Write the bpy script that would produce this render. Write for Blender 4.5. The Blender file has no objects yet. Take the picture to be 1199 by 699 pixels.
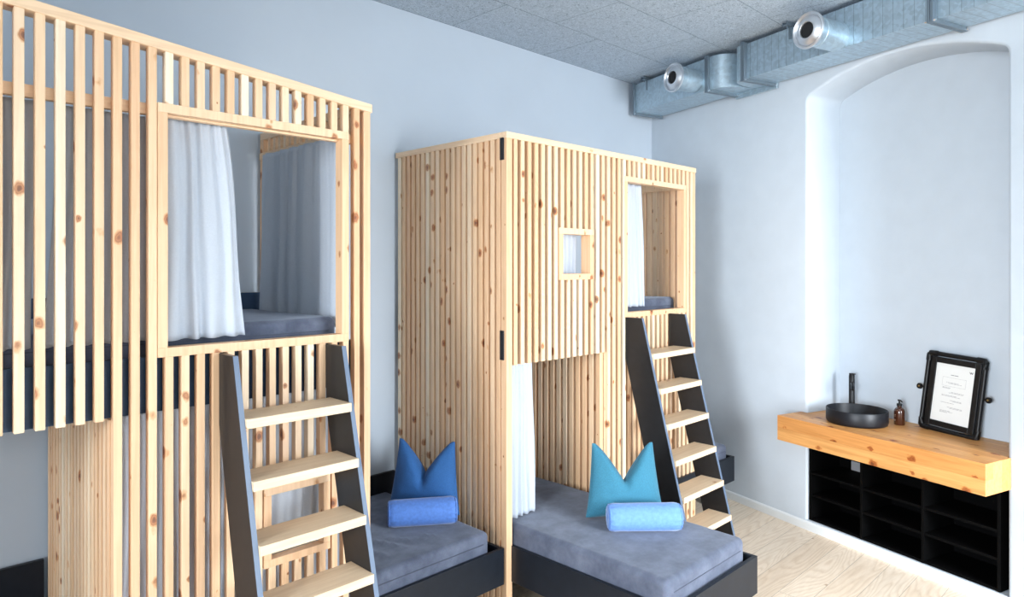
import bpy, bmesh, math, random
from mathutils import Vector, Matrix, noise
random.seed(7)
R = math.radians
scene = bpy.context.scene
COL = scene.collection

# ------------------------------------------------------------------ camera
CAM_H = 2.03
cam_data = bpy.data.cameras.new('camera')
cam_data.sensor_width = 36.0
cam_data.lens = 802.0 / 1199.0 * 36.0
cam_data.shift_y = -37.5 / 1199.0
cam_data.shift_x = -0.5 / 1199.0
cam_data.clip_start = 0.02
cam = bpy.data.objects.new('camera', cam_data)
cam.location = (0, 0, CAM_H)
cam.rotation_euler = (R(90), 0, R(-45))
COL.objects.link(cam)
scene.camera = cam

# ------------------------------------------------------------------ world, lights, exposure
world = bpy.data.worlds.new('world')
scene.world = world
world.use_nodes = True
bg = world.node_tree.nodes['Background']
bg.inputs['Color'].default_value = (0.75, 0.87, 1.0, 1)
bg.inputs['Strength'].default_value = 1.5


def area(name, loc, rot, sx, sy, power, color):
    l = bpy.data.lights.new(name, 'AREA')
    l.shape = 'RECTANGLE'
    l.size, l.size_y = sx, sy
    l.energy = power
    l.color = color
    o = bpy.data.objects.new(name, l)
    o.location = loc
    o.rotation_euler = rot
    COL.objects.link(o)
    return o


DAY = (0.86, 0.93, 1.0)
area('daylight_and_fill', (0.10, -3.45, 2.0), (R(68), 0, 0), 1.4, 2.6, 12, DAY)
area('daylight_and_fill', (2.60, -3.45, 2.0), (R(60), 0, R(-32)), 1.6, 2.6, 262, DAY).data.spread = R(118)
area('daylight_and_fill', (-4.35, -2.2, 2.0), (R(72), 0, R(-90)), 1.6, 2.6, 35, DAY)  # fill lamp added at the side wall, no source seen there
area('daylight_and_fill', (-4.35, 0.3, 2.0), (R(76), 0, R(-91)), 1.7, 2.6, 135, DAY).data.spread = R(85)  # added fill, narrowed and aimed at the right wall

vs = scene.view_settings
scene.display_settings.display_device = 'sRGB'
vs.view_transform = 'Standard'
vs.look = 'None'
vs.exposure = 0.50
vs.gamma = 1.0
vs.use_curve_mapping = False

# ------------------------------------------------------------------ room constants
C0 = Vector((5.89, 3.90, 0.0))                 # far corner of the room
EB = Vector((-0.2938, -0.9559, 0.0)).normalized()   # direction of the right wall
MB_WALL = Matrix.Translation(C0) @ Matrix.Rotation(math.atan2(EB.y, EB.x), 4, 'Z')   # local x along the wall, local -y into the room
CEIL = 3.81
YW = 3.90
XL, YB = -4.5, -3.6


def wallpt(s, off, z):
    return MB_WALL @ Vector((s, -off, z))


# ------------------------------------------------------------------ materials
def new_mat(name):
    m = bpy.data.materials.new(name)
    m.use_nodes = True
    nt = m.node_tree
    b = nt.nodes['Principled BSDF']
    return m, nt, b


def N(nt, typ, **kw):
    n = nt.nodes.new(typ)
    for k, v in kw.items():
        setattr(n, k, v)
    return n


def L(nt, a, b):
    nt.links.new(a, b)


def ramp(nt, fac, stops):
    n = N(nt, 'ShaderNodeValToRGB')
    cr = n.color_ramp
    while len(cr.elements) < len(stops):
        cr.elements.new(0.5)
    for el, (p, c) in zip(cr.elements, stops):
        el.position = p
        el.color = (*c, 1) if len(c) == 3 else c
    L(nt, fac, n.inputs[0])
    return n.outputs[0]


def mixc(nt, fac, a, b, blend='MIX'):
    n = N(nt, 'ShaderNodeMix', data_type='RGBA', blend_type=blend)
    for sock, val in ((n.inputs[0], fac), (n.inputs[6], a), (n.inputs[7], b)):
        if hasattr(val, 'links'):
            L(nt, val, sock)
        elif isinstance(val, (int, float)):
            sock.default_value = val
        else:
            sock.default_value = (*val, 1)
    return n.outputs[2]


def bump(nt, b, height, strength, dist=0.01):
    n = N(nt, 'ShaderNodeBump')
    n.inputs['Strength'].default_value = strength
    n.inputs['Distance'].default_value = dist
    L(nt, height, n.inputs['Height'])
    L(nt, n.outputs[0], b.inputs['Normal'])


def wood(name, axis, tones, knot_scale=13.0, knot_r=0.20, rough=0.5, grain=1.0, per_island=True, knots=True, gate=4.0, warp=0.016):
    """knotty softwood; axis = direction of the grain in object space"""
    m, nt, b = new_mat(name)
    tc = N(nt, 'ShaderNodeTexCoord')
    geo = N(nt, 'ShaderNodeNewGeometry')
    info = N(nt, 'ShaderNodeObjectInfo')
    rnd = N(nt, 'ShaderNodeMath', operation='MULTIPLY_ADD')
    L(nt, geo.outputs['Random Per Island'], rnd.inputs[0])
    rnd.inputs[1].default_value = 37.0 if per_island else 0.0
    L(nt, info.outputs['Random'], rnd.inputs[2])
    comb = N(nt, 'ShaderNodeCombineXYZ')
    for i in range(3):
        L(nt, rnd.outputs[0], comb.inputs[i])
    addv = N(nt, 'ShaderNodeVectorMath', operation='ADD')
    L(nt, tc.outputs['Object'], addv.inputs[0])
    L(nt, comb.outputs[0], addv.inputs[1])
    sc = [1.0, 1.0, 1.0]
    sc['xyz'.index(axis)] = 0.05
    mp = N(nt, 'ShaderNodeMapping')
    mp.inputs['Scale'].default_value = sc
    L(nt, addv.outputs[0], mp.inputs['Vector'])
    ns = N(nt, 'ShaderNodeTexNoise')
    ns.inputs['Scale'].default_value = 55
    ns.inputs['Detail'].default_value = 4
    ns.inputs['Distortion'].default_value = 0.6
    L(nt, mp.outputs[0], ns.inputs['Vector'])
    # broad figure: board tone per island
    tone = ramp(nt, geo.outputs['Random Per Island'] if per_island else ns.outputs['Fac'],
                [(i / (len(tones) - 1), t) for i, t in enumerate(tones)])
    gr = ramp(nt, ns.outputs['Fac'], [(0.32, (0.80, 0.74, 0.66)), (0.6, (1, 1, 1))])
    colr = mixc(nt, 0.55 * grain, tone, gr, 'MULTIPLY')
    if knots:
        mk = N(nt, 'ShaderNodeMapping')
        ks = [1.0, 1.0, 1.0]
        ks['xyz'.index(axis)] = 0.72
        mk.inputs['Scale'].default_value = ks
        L(nt, addv.outputs[0], mk.inputs['Vector'])
        nz = N(nt, 'ShaderNodeTexNoise')
        nz.inputs['Scale'].default_value = 40
        L(nt, mk.outputs[0], nz.inputs['Vector'])
        vadd = N(nt, 'ShaderNodeMix', data_type='VECTOR')
        vadd.inputs[0].default_value = warp
        L(nt, mk.outputs[0], vadd.inputs[4])
        L(nt, nz.outputs['Color'], vadd.inputs[5])
        vo = N(nt, 'ShaderNodeTexVoronoi')
        vo.inputs['Scale'].default_value = knot_scale
        L(nt, vadd.outputs[1], vo.inputs['Vector'])
        sepc = N(nt, 'ShaderNodeSeparateColor')
        L(nt, vo.outputs['Color'], sepc.inputs[0])
        gate_n = N(nt, 'ShaderNodeMapRange')
        gate_n.inputs['From Min'].default_value = 0.25
        gate_n.inputs['From Max'].default_value = 0.75
        gate_n.inputs['To Min'].default_value = 0.85
        gate_n.inputs['To Max'].default_value = gate
        L(nt, sepc.outputs[0], gate_n.inputs['Value'])
        dk = N(nt, 'ShaderNodeMath', operation='MULTIPLY')
        L(nt, vo.outputs['Distance'], dk.inputs[0])
        L(nt, gate_n.outputs[0], dk.inputs[1])
        kr = ramp(nt, dk.outputs[0],
                  [(0.0, (0.10, 0.035, 0.018)), (knot_r * 0.40, (0.22, 0.085, 0.045)), (knot_r * 0.62, (0.60, 0.33, 0.19)), (knot_r * 0.75, (0.42, 0.20, 0.11)),
                   (knot_r * 0.95, (0.80, 0.62, 0.46)), (knot_r * 1.2, (1, 1, 1))])
        colr = mixc(nt, 0.92, colr, kr, 'MULTIPLY')
    L(nt, colr, b.inputs['Base Color'])
    b.inputs['Roughness'].default_value = rough
    bump(nt, b, ns.outputs['Fac'], 0.08, 0.002)
    return m


PALE = [(0.84, 0.54, 0.31), (0.92, 0.70, 0.48), (0.86, 0.57, 0.345), (0.95, 0.80, 0.60), (0.79, 0.475, 0.265), (0.91, 0.66, 0.43), (0.82, 0.52, 0.30)]
M = {}
M['slat_wood'] = wood('knotty_pine_vertical', 'z', PALE)
M['rail_wood_x'] = wood('knotty_pine_along', 'x', PALE[:3], knot_scale=7, knot_r=0.10)
M['rail_wood_y'] = wood('knotty_pine_across', 'y', PALE[:3], knot_scale=7, knot_r=0.10)
M['tread_wood'] = wood('pale_spruce_tread', 'x', [(0.76, 0.565, 0.37), (0.82, 0.64, 0.445)], knot_scale=7, knot_r=0.13, grain=1.0)
M['worktop_wood'] = wood('golden_larch_beam', 'x', [(0.64, 0.285, 0.083), (0.75, 0.385, 0.130), (0.69, 0.33, 0.105)],
                         knot_scale=9.5, knot_r=0.20, rough=0.45, grain=1.8, gate=1.4, warp=0.035)


def plain(name, colr, rough=0.5, metal=0.0, coat=0.0, sheen=0.0, nscale=0, namt=0.0, bumpk=0.0, spec=0.5):
    m, nt, b = new_mat(name)
    b.inputs['Base Color'].default_value = (*colr, 1)
    b.inputs['Roughness'].default_value = rough
    b.inputs['Metallic'].default_value = metal
    b.inputs['Coat Weight'].default_value = coat
    b.inputs['Specular IOR Level'].default_value = spec
    if sheen:
        b.inputs['Sheen Weight'].default_value = sheen
        b.inputs['Sheen Roughness'].default_value = 0.4
    if nscale:
        tc = N(nt, 'ShaderNodeTexCoord')
        ns = N(nt, 'ShaderNodeTexNoise')
        ns.inputs['Scale'].default_value = nscale
        ns.inputs['Detail'].default_value = 5
        L(nt, tc.outputs['Object'], ns.inputs['Vector'])
        lo = tuple(max(0, c * (1 - namt)) for c in colr)
        hi = tuple(min(1, c * (1 + namt)) for c in colr)
        L(nt, ramp(nt, ns.outputs['Fac'], [(0.3, lo), (0.7, hi)]), b.inputs['Base Color'])
        if bumpk:
            bump(nt, b, ns.outputs['Fac'], bumpk, 0.01)
    return m


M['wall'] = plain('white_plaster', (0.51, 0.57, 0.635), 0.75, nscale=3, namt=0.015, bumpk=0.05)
M['rough_wall'] = plain('uneven_plaster_lightened', (0.53, 0.585, 0.64), 0.7, nscale=7, namt=0.02, bumpk=0.22)  # same paint as the left wall, lightened to stand in for missing light
M['skirting'] = plain('white_skirting_paint', (0.78, 0.81, 0.82), 0.4, nscale=6, namt=0.02)
M['dark_board'] = plain('navy_black_laminate', (0.008, 0.011, 0.017), 0.42, nscale=20, namt=0.15, spec=0.35)
M['blue_board'] = plain('slate_blue_board', (0.030, 0.062, 0.118), 0.45, nscale=20, namt=0.12, spec=0.3)
M['stringer_board'] = plain('anthracite_laminate', (0.014, 0.0145, 0.016), 0.36, nscale=30, namt=0.12, spec=0.4)
M['edge_sheen'] = plain('blue_grey_edge_sheen', (0.12, 0.165, 0.24), 0.4)  # window reflection on the stringer edges, painted as a paler colour
M['shelf_black'] = plain('black_stained_board', (0.0012, 0.0012, 0.0013), 0.7, spec=0.06)
M['black_matt'] = plain('matt_black_ceramic', (0.006, 0.007, 0.010), 0.42, spec=0.35)
M['black_gloss'] = plain('black_enamel', (0.005, 0.005, 0.0055), 0.38, spec=0.3)
M['chrome'] = plain('bright_steel', (0.75, 0.77, 0.8), 0.18, metal=1.0)
M['brass'] = plain('aged_brass', (0.45, 0.33, 0.14), 0.35, metal=1.0)
M['zip_grey'] = plain('dark_grey_zip', (0.05, 0.06, 0.09), 0.6)
M['outlet'] = plain('grey_plastic', (0.30, 0.30, 0.31), 0.4)
M['amber'] = plain('amber_glass', (0.055, 0.017, 0.008), 0.12, coat=0.6)
M['label'] = plain('cream_print', (0.38, 0.26, 0.18), 0.6)
M['paper'] = plain('white_paper', (0.80, 0.80, 0.77), 0.7)
M['ink'] = plain('grey_ink', (0.30, 0.30, 0.31), 0.8)
M['black_ink'] = plain('black_ink', (0.03, 0.03, 0.035), 0.8)
M['pillow_blue'] = plain('royal_blue_linen', (0.020, 0.105, 0.30), 0.85, sheen=0.25, nscale=220, namt=0.18, bumpk=0.12)
M['pillow_teal'] = plain('turquoise_linen', (0.030, 0.165, 0.245), 0.85, sheen=0.25, nscale=220, namt=0.18, bumpk=0.12)
M['bolster_blue'] = plain('cornflower_velvet', (0.085, 0.20, 0.55), 0.8, sheen=0.35, nscale=60, namt=0.12, bumpk=0.05)
M['bolster_light'] = plain('light_cornflower_velvet', (0.13, 0.27, 0.62), 0.8, sheen=0.35, nscale=60, namt=0.12, bumpk=0.05)
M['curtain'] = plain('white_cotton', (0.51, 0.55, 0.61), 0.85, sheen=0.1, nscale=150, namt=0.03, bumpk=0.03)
M['steel_dark'] = plain('dark_zinc', (0.20, 0.25, 0.29), 0.45, metal=0.7)


def velvet():
    m, nt, b = new_mat('blue_grey_microfibre')
    tc = N(nt, 'ShaderNodeTexCoord')
    n1 = N(nt, 'ShaderNodeTexNoise')
    n1.inputs['Scale'].default_value = 7
    n1.inputs['Detail'].default_value = 6
    n1.inputs['Roughness'].default_value = 0.65
    L(nt, tc.outputs['Object'], n1.inputs['Vector'])
    n2 = N(nt, 'ShaderNodeTexNoise')
    n2.inputs['Scale'].default_value = 260
    L(nt, tc.outputs['Object'], n2.inputs['Vector'])
    c = ramp(nt, n1.outputs['Fac'], [(0.34, (0.060, 0.070, 0.106)), (0.50, (0.092, 0.106, 0.152)), (0.68, (0.135, 0.152, 0.205))])
    c = mixc(nt, 0.25, c, n2.outputs['Color'], 'SOFT_LIGHT')
    L(nt, c, b.inputs['Base Color'])
    b.inputs['Roughness'].default_value = 0.9
    b.inputs['Sheen Weight'].default_value = 0.3
    b.inputs['Sheen Roughness'].default_value = 0.45
    b.inputs['Sheen Tint'].default_value = (0.8, 0.88, 1, 1)
    bump(nt, b, n1.outputs['Fac'], 0.06, 0.02)
    return m


M['velvet'] = velvet()


def floor_mat():
    m, nt, b = new_mat('oiled_douglas_planks')
    tc = N(nt, 'ShaderNodeTexCoord')
    br = N(nt, 'ShaderNodeTexBrick')
    br.offset = 0.37
    br.inputs['Scale'].default_value = 1.0
    br.inputs['Brick Width'].default_value = 4.2
    br.inputs['Row Height'].default_value = 0.185
    br.inputs['Mortar Size'].default_value = 0.0014
    br.inputs['Mortar Smooth'].default_value = 0.2
    br.inputs['Bias'].default_value = 0.0
    br.inputs['Color1'].default_value = (0, 0, 0, 1)
    br.inputs['Color2'].default_value = (1, 1, 1, 1)
    br.inputs['Mortar'].default_value = (0.5, 0.5, 0.5, 1)
    L(nt, tc.outputs['Object'], br.inputs['Vector'])
    shift = N(nt, 'ShaderNodeVectorMath', operation='MULTIPLY_ADD')
    L(nt, br.outputs['Color'], shift.inputs[0])
    shift.inputs[1].default_value = (9.0, 5.0, 3.0)
    L(nt, tc.outputs['Object'], shift.inputs[2])
    mp = N(nt, 'ShaderNodeMapping')
    mp.inputs['Scale'].default_value = (0.16, 1.0, 1.0)
    L(nt, shift.outputs[0], mp.inputs['Vector'])
    ns = N(nt, 'ShaderNodeTexNoise')
    ns.inputs['Scale'].default_value = 4.5
    ns.inputs['Detail'].default_value = 1.5
    L(nt, mp.outputs[0], ns.inputs['Vector'])
    # contour lines of a smooth field read as cathedral grain
    mul = N(nt, 'ShaderNodeMath', operation='MULTIPLY')
    L(nt, ns.outputs['Fac'], mul.inputs[0])
    mul.inputs[1].default_value = 26.0
    fr = N(nt, 'ShaderNodeMath', operation='FRACT')
    L(nt, mul.outputs[0], fr.inputs[0])
    fine = N(nt, 'ShaderNodeTexNoise')
    fine.inputs['Scale'].default_value = 60
    fine.inputs['Detail'].default_value = 4
    L(nt, mp.outputs[0], fine.inputs['Vector'])
    tone = ramp(nt, br.outputs['Color'], [(0.0, (0.69, 0.56, 0.425)), (0.5, (0.80, 0.675, 0.535)), (1.0, (0.75, 0.645, 0.52))])
    line = ramp(nt, fr.outputs[0], [(0.0, (0.86, 0.81, 0.75)), (0.45, (1, 1, 1)), (0.8, (1.0, 0.99, 0.97)), (1.0, (0.84, 0.78, 0.72))])
    c = mixc(nt, 0.8, tone, line, 'MULTIPLY')
    fi = ramp(nt, fine.outputs['Fac'], [(0.3, (0.85, 0.82, 0.78)), (0.62, (1, 1, 1))])
    c = mixc(nt, 0.6, c, fi, 'MULTIPLY')
    vo = N(nt, 'ShaderNodeTexVoronoi')
    vo.inputs['Scale'].default_value = 3.2
    L(nt, shift.outputs[0], vo.inputs['Vector'])
    kn = ramp(nt, vo.outputs['Distance'], [(0.0, (0.35, 0.24, 0.17)), (0.035, (0.6, 0.47, 0.36)), (0.06, (1, 1, 1))])
    c = mixc(nt, 0.8, c, kn, 'MULTIPLY')
    seam = mixc(nt, br.outputs['Fac'], c, (0.30, 0.235, 0.17))
    L(nt, seam, b.inputs['Base Color'])
    b.inputs['Roughness'].default_value = 0.55
    bump(nt, b, fine.outputs['Fac'], 0.04, 0.003)
    return m


M['floor'] = floor_mat()


def ceiling_mat():
    m, nt, b = new_mat('wood_wool_panel')
    tc = N(nt, 'ShaderNodeTexCoord')
    mp = N(nt, 'ShaderNodeMapping')
    mp.inputs['Location'].default_value = (0.235, 0.13, 0)
    L(nt, tc.outputs['Object'], mp.inputs['Vector'])
    br = N(nt, 'ShaderNodeTexBrick')
    br.offset = 0.5
    br.inputs['Scale'].default_value = 1.0
    br.inputs['Brick Width'].default_value = 1.0
    br.inputs['Row Height'].default_value = 0.575
    br.inputs['Mortar Size'].default_value = 0.0045
    br.inputs['Mortar Smooth'].default_value = 0.3
    br.inputs['Color1'].default_value = (0.97, 0.97, 0.97, 1)
    br.inputs['Color2'].default_value = (1, 1, 1, 1)
    br.inputs['Mortar'].default_value = (0.58, 0.61, 0.64, 1)
    L(nt, mp.outputs[0], br.inputs['Vector'])
    n1 = N(nt, 'ShaderNodeTexNoise')
    n1.inputs['Scale'].default_value = 52
    n1.inputs['Detail'].default_value = 6
    n1.inputs['Roughness'].default_value = 0.75
    n1.inputs['Distortion'].default_value = 2.2
    L(nt, tc.outputs['Object'], n1.inputs['Vector'])
    c = ramp(nt, n1.outputs['Fac'], [(0.33, (0.08, 0.11, 0.145)), (0.41, (0.29, 0.35, 0.42)), (0.50, (0.48, 0.56, 0.64)), (0.66, (0.64, 0.72, 0.80))])
    c = mixc(nt, 1.0, c, br.outputs['Color'], 'MULTIPLY')
    L(nt, c, b.inputs['Base Color'])
    b.inputs['Roughness'].default_value = 0.9
    bump(nt, b, n1.outputs['Fac'], 0.5, 0.006)
    return m


M['ceiling'] = ceiling_mat()


def galv(name, base, ribs):
    m, nt, b = new_mat(name)
    tc = N(nt, 'ShaderNodeTexCoord')
    vo = N(nt, 'ShaderNodeTexVoronoi')
    vo.inputs['Scale'].default_value = 45
    L(nt, tc.outputs['Object'], vo.inputs['Vector'])
    sp = ramp(nt, vo.outputs['Color'], [(0.2, tuple(c * 0.90 for c in base)), (0.8, tuple(min(1, c * 1.08) for c in base))])
    if ribs:
        sx = N(nt, 'ShaderNodeSeparateXYZ')
        L(nt, tc.outputs['Object'], sx.inputs[0])
        k = N(nt, 'ShaderNodeMath', operation='MULTIPLY')
        L(nt, sx.outputs[0], k.inputs[0])
        k.inputs[1].default_value = 1 / 0.068
        f = N(nt, 'ShaderNodeMath', operation='FRACT')
        L(nt, k.outputs[0], f.inputs[0])
        rb = ramp(nt, f.outputs[0], [(0.0, (0.55, 0.55, 0.55)), (0.05, (0.6, 0.6, 0.6)), (0.09, (1, 1, 1)), (1.0, (1, 1, 1))])
        sp = mixc(nt, 0.75, sp, rb, 'MULTIPLY')
        bump(nt, b, rb, 0.3, 0.004)
    L(nt, sp, b.inputs['Base Color'])
    b.inputs['Metallic'].default_value = 0.75
    b.inputs['Roughness'].default_value = 0.38
    return m


M['galv'] = galv('galvanised_sheet', (0.47, 0.58, 0.65), False)
M['galv_rib'] = galv('galvanised_ribbed_sheet', (0.45, 0.56, 0.635), True)
M['aluminium'] = plain('brushed_aluminium', (0.72, 0.74, 0.77), 0.32, metal=0.9)
M['void'] = plain('dark_nozzle_throat', (0.01, 0.01, 0.012), 0.8)


def glass_mat():
    m = bpy.data.materials.new('clear_pane')
    m.use_nodes = True
    nt = m.node_tree
    nt.nodes.clear()
    out = N(nt, 'ShaderNodeOutputMaterial')
    tr = N(nt, 'ShaderNodeBsdfTransparent')
    gl = N(nt, 'ShaderNodeBsdfGlossy')
    gl.inputs['Roughness'].default_value = 0.03
    mx = N(nt, 'ShaderNodeMixShader')
    mx.inputs[0].default_value = 0.06
    L(nt, tr.outputs[0], mx.inputs[1])
    L(nt, gl.outputs[0], mx.inputs[2])
    L(nt, mx.outputs[0], out.inputs[0])
    return m


M['glass'] = glass_mat()

# ------------------------------------------------------------------ mesh helpers
ROOTM = {}


class MB:
    """collects shapes in one bmesh; every point goes through the matrix m"""

    def __init__(self, m=None):
        self.bm = bmesh.new()
        self.m = m or Matrix.Identity(4)

    def v(self, p):
        return self.bm.verts.new(self.m @ Vector(p))

    def hexa(self, pts):
        vs_ = [self.v(p) for p in pts]
        for f in ((0, 3, 2, 1), (4, 5, 6, 7), (0, 1, 5, 4), (1, 2, 6, 5), (2, 3, 7, 6), (3, 0, 4, 7)):
            self.bm.faces.new([vs_[i] for i in f])
        return self

    def box(self, x0, x1, y0, y1, z0, z1):
        return self.hexa([(x0, y0, z0), (x1, y0, z0), (x1, y1, z0), (x0, y1, z0), (x0, y0, z1), (x1, y0, z1), (x1, y1, z1), (x0, y1, z1)])

    def prism(self, poly, fn, a, b):
        """poly of 2-D points extruded between a and b; fn(u, v, w) -> 3-D point"""
        lo = [self.v(fn(u, w, a)) for u, w in poly]
        hi = [self.v(fn(u, w, b)) for u, w in poly]
        n = len(poly)
        self.bm.faces.new(lo)
        self.bm.faces.new(hi[::-1])
        for i in range(n):
            self.bm.faces.new([lo[i], hi[i], hi[(i + 1) % n], lo[(i + 1) % n]])
        return self

    def lathe(self, prof, fn, n=40):
        """prof list of (r, h); fn(x, y, h) -> 3-D point; closed at r=0 ends"""
        rings = []
        for r, h in prof:
            if r < 1e-6:
                rings.append([self.v(fn(0, 0, h))])
            else:
                rings.append([self.v(fn(r * math.cos(2 * math.pi * k / n), r * math.sin(2 * math.pi * k / n), h)) for k in range(n)])
        for a, b in zip(rings, rings[1:]):
            for k in range(n):
                k2 = (k + 1) % n
                if len(a) == 1 and len(b) == 1:
                    continue
                if len(a) == 1:
                    self.bm.faces.new([a[0], b[k], b[k2]])
                elif len(b) == 1:
                    self.bm.faces.new([a[k], a[k2], b[0]])
                else:
                    self.bm.faces.new([a[k], a[k2], b[k2], b[k]])
        return self

    def tube(self, pts, r, n=12, closed=False):
        pts = [Vector(p) for p in pts]
        rings = []
        cnt = len(pts)
        up = Vector((0, 0, 1))
        for i, p in enumerate(pts):
            if closed:
                d = pts[(i + 1) % cnt] - pts[i - 1]
            else:
                d = pts[min(i + 1, cnt - 1)] - pts[max(i - 1, 0)]
            d.normalize()
            a = d.cross(up)
            if a.length < 1e-3:
                a = d.cross(Vector((1, 0, 0)))
            a.normalize()
            b = d.cross(a)
            rr = r[i] if isinstance(r, (list, tuple)) else r
            rings.append([self.v(p + a * rr * math.cos(2 * math.pi * k / n) + b * rr * math.sin(2 * math.pi * k / n)) for k in range(n)])
        rng = range(cnt) if closed else range(cnt - 1)
        for i in rng:
            A, B = rings[i], rings[(i + 1) % cnt]
            for k in range(n):
                self.bm.faces.new([A[k], A[(k + 1) % n], B[(k + 1) % n], B[k]])
        if not closed:
            self.bm.faces.new(rings[0][::-1])
            self.bm.faces.new(rings[-1])
        return self

    def soft(self, x0, x1, y0, y1, z0, z1, r, step=0.05, fn=None):
        """box with rounded edges on a fine grid; fn(p) -> displaced p"""
        lo, hi = Vector((x0, y0, z0)), Vector((x1, y1, z1))

        def ticks(a, b):
            k = [0, 0.12, 0.3, 0.55, 0.8, 1.0]
            t = [a + r * i for i in k]
            n = max(1, int((b - a - 2 * r) / step))
            t += [a + r + (b - a - 2 * r) * i / n for i in range(1, n)]
            t += [b - r * i for i in reversed(k)]
            return t
        T = [ticks(lo[i], hi[i]) for i in range(3)]
        cache = {}

        def vert(i, j, k):
            key = (i, j, k)
            if key not in cache:
                p = Vector((T[0][i], T[1][j], T[2][k]))
                inn = Vector([min(max(p[c], lo[c] + r), hi[c] - r) for c in range(3)])
                d = p - inn
                if d.length > 1e-9:
                    # cube-to-sphere keeps the corners even
                    dd = d / r
                    x, y, z = dd
                    q = Vector((x * math.sqrt(max(0, 1 - y * y / 2 - z * z / 2 + y * y * z * z / 3)),
                                y * math.sqrt(max(0, 1 - z * z / 2 - x * x / 2 + z * z * x * x / 3)),
                                z * math.sqrt(max(0, 1 - x * x / 2 - y * y / 2 + x * x * y * y / 3))))
                    p = inn + q * r
                if fn:
                    p = fn(p)
                cache[key] = self.v(p)
            return cache[key]
        n = [len(t) - 1 for t in T]
        for i in range(n[0]):
            for j in range(n[1]):
                self.bm.faces.new([vert(i, j, 0), vert(i, j + 1, 0), vert(i + 1, j + 1, 0), vert(i + 1, j, 0)])
                self.bm.faces.new([vert(i, j, n[2]), vert(i + 1, j, n[2]), vert(i + 1, j + 1, n[2]), vert(i, j + 1, n[2])])
        for i in range(n[0]):
            for k in range(n[2]):
                self.bm.faces.new([vert(i, 0, k), vert(i + 1, 0, k), vert(i + 1, 0, k + 1), vert(i, 0, k + 1)])
                self.bm.faces.new([vert(i, n[1], k), vert(i, n[1], k + 1), vert(i + 1, n[1], k + 1), vert(i + 1, n[1], k)])
        for j in range(n[1]):
            for k in range(n[2]):
                self.bm.faces.new([vert(0, j, k), vert(0, j, k + 1), vert(0, j + 1, k + 1), vert(0, j + 1, k)])
                self.bm.faces.new([vert(n[0], j, k), vert(n[0], j + 1, k), vert(n[0], j + 1, k + 1), vert(n[0], j, k + 1)])
        return self

    def build(self, name, mat, parent=None, bevel=0.0, seg=2, smooth=False, solidify=0.0, angle=40):
        bmesh.ops.recalc_face_normals(self.bm, faces=self.bm.faces[:])
        if parent is not None:
            self.bm.transform(ROOTM[parent.name].inverted())
        me = bpy.data.meshes.new(name)
        self.bm.to_mesh(me)
        self.bm.free()
        o = bpy.data.objects.new(name, me)
        COL.objects.link(o)
        me.materials.append(mat)
        if parent is not None:
            o.parent = parent
            ROOTM[o.name] = ROOTM[parent.name]
        else:
            ROOTM[o.name] = Matrix.Identity(4)
        if solidify:
            md = o.modifiers.new('thickness', 'SOLIDIFY')
            md.thickness = solidify
            md.offset = 0
        if bevel:
            md = o.modifiers.new('edges', 'BEVEL')
            md.width = bevel
            md.segments = seg
            md.limit_method = 'ANGLE'
            md.angle_limit = R(40)
        if smooth:
            for p in me.polygons:
                p.use_smooth = True
            me.set_sharp_from_angle(angle=R(angle))
        return o


def tag(o, label, cat, group=None):
    o['label'] = label
    o['category'] = cat
    if group:
        o['group'] = group
    return o


def thing(name, label, cat, loc, rotz=0.0, group=None):
    o = bpy.data.objects.new(name, None)
    o.empty_display_size = 0.1
    o.location = loc
    o.rotation_euler = (0, 0, rotz)
    COL.objects.link(o)
    ROOTM[o.name] = Matrix.Translation(Vector(loc)) @ Matrix.Rotation(rotz, 4, 'Z')
    return tag(o, label, cat, group)


def struct(o):
    o['kind'] = 'structure'
    return o


WROT = math.atan2(EB.y, EB.x)


def wthing(name, label, cat, s, off, z, group=None):
    p = wallpt(s, off, z)
    return thing(name, label, cat, p, WROT, group)


def WM():
    return MB(MB_WALL)


# ------------------------------------------------------------------ room shell
S_END = 7.85
pe = wallpt(S_END, 0, 0)
fl = MB()
fl.prism([(XL, YB), (pe.x + 0.02, YB), (C0.x + 0.05, YW), (XL, YW)], lambda u, v, w: (u, v, w), -0.1, 0.0)
struct(fl.build('floor', M['floor']))
ce = MB()
ce.prism([(XL, YB), (pe.x + 0.02, YB), (C0.x + 0.05, YW), (XL, YW)], lambda u, v, w: (u, v, w), CEIL, CEIL + 0.1)
struct(ce.build('ceiling', M['ceiling']))
w = MB()
w.box(XL - 0.15, C0.x + 0.3, YW, YW + 0.15, -0.05, CEIL + 0.05)
struct(w.build('wall_left', M['wall']))

# right wall with the arched niche
NL, NR, ND, NZ0, NSP, NAP = 1.852, 3.25, 0.385, 0.075, 3.335, 3.490


def niche_path():
    pts = [(NL, NZ0)]
    for i in range(1, 9):
        pts.append((NL, NZ0 + (NSP - 0.05 - NZ0) * i / 8))
    half = (NR - NL) / 2
    rise = NAP - NSP
    rad = (half * half + rise * rise) / (2 * rise)
    cs, cz = (NL + NR) / 2, NAP - rad
    a = math.asin(half / rad)
    arc = []
    for i in range(33):
        t = -a + 2 * a * i / 32
        arc.append((cs + rad * math.sin(t), cz + rad * math.cos(t)))
    # soften the springing corners
    A = (NL, NSP - 0.05)
    B = arc[1]
    for i in range(1, 5):
        t = i / 5
        q0, q1, q2 = A, (NL, NSP), B
        pts.append(((1 - t) ** 2 * q0[0] + 2 * t * (1 - t) * q1[0] + t * t * q2[0], (1 - t) ** 2 * q0[1] + 2 * t * (1 - t) * q1[1] + t * t * q2[1]))
    pts += arc[1:-1]
    left = pts[:]
    mir = [(NL + NR - s, z) for s, z in reversed(left[:13])]
    return pts + mir


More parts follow.
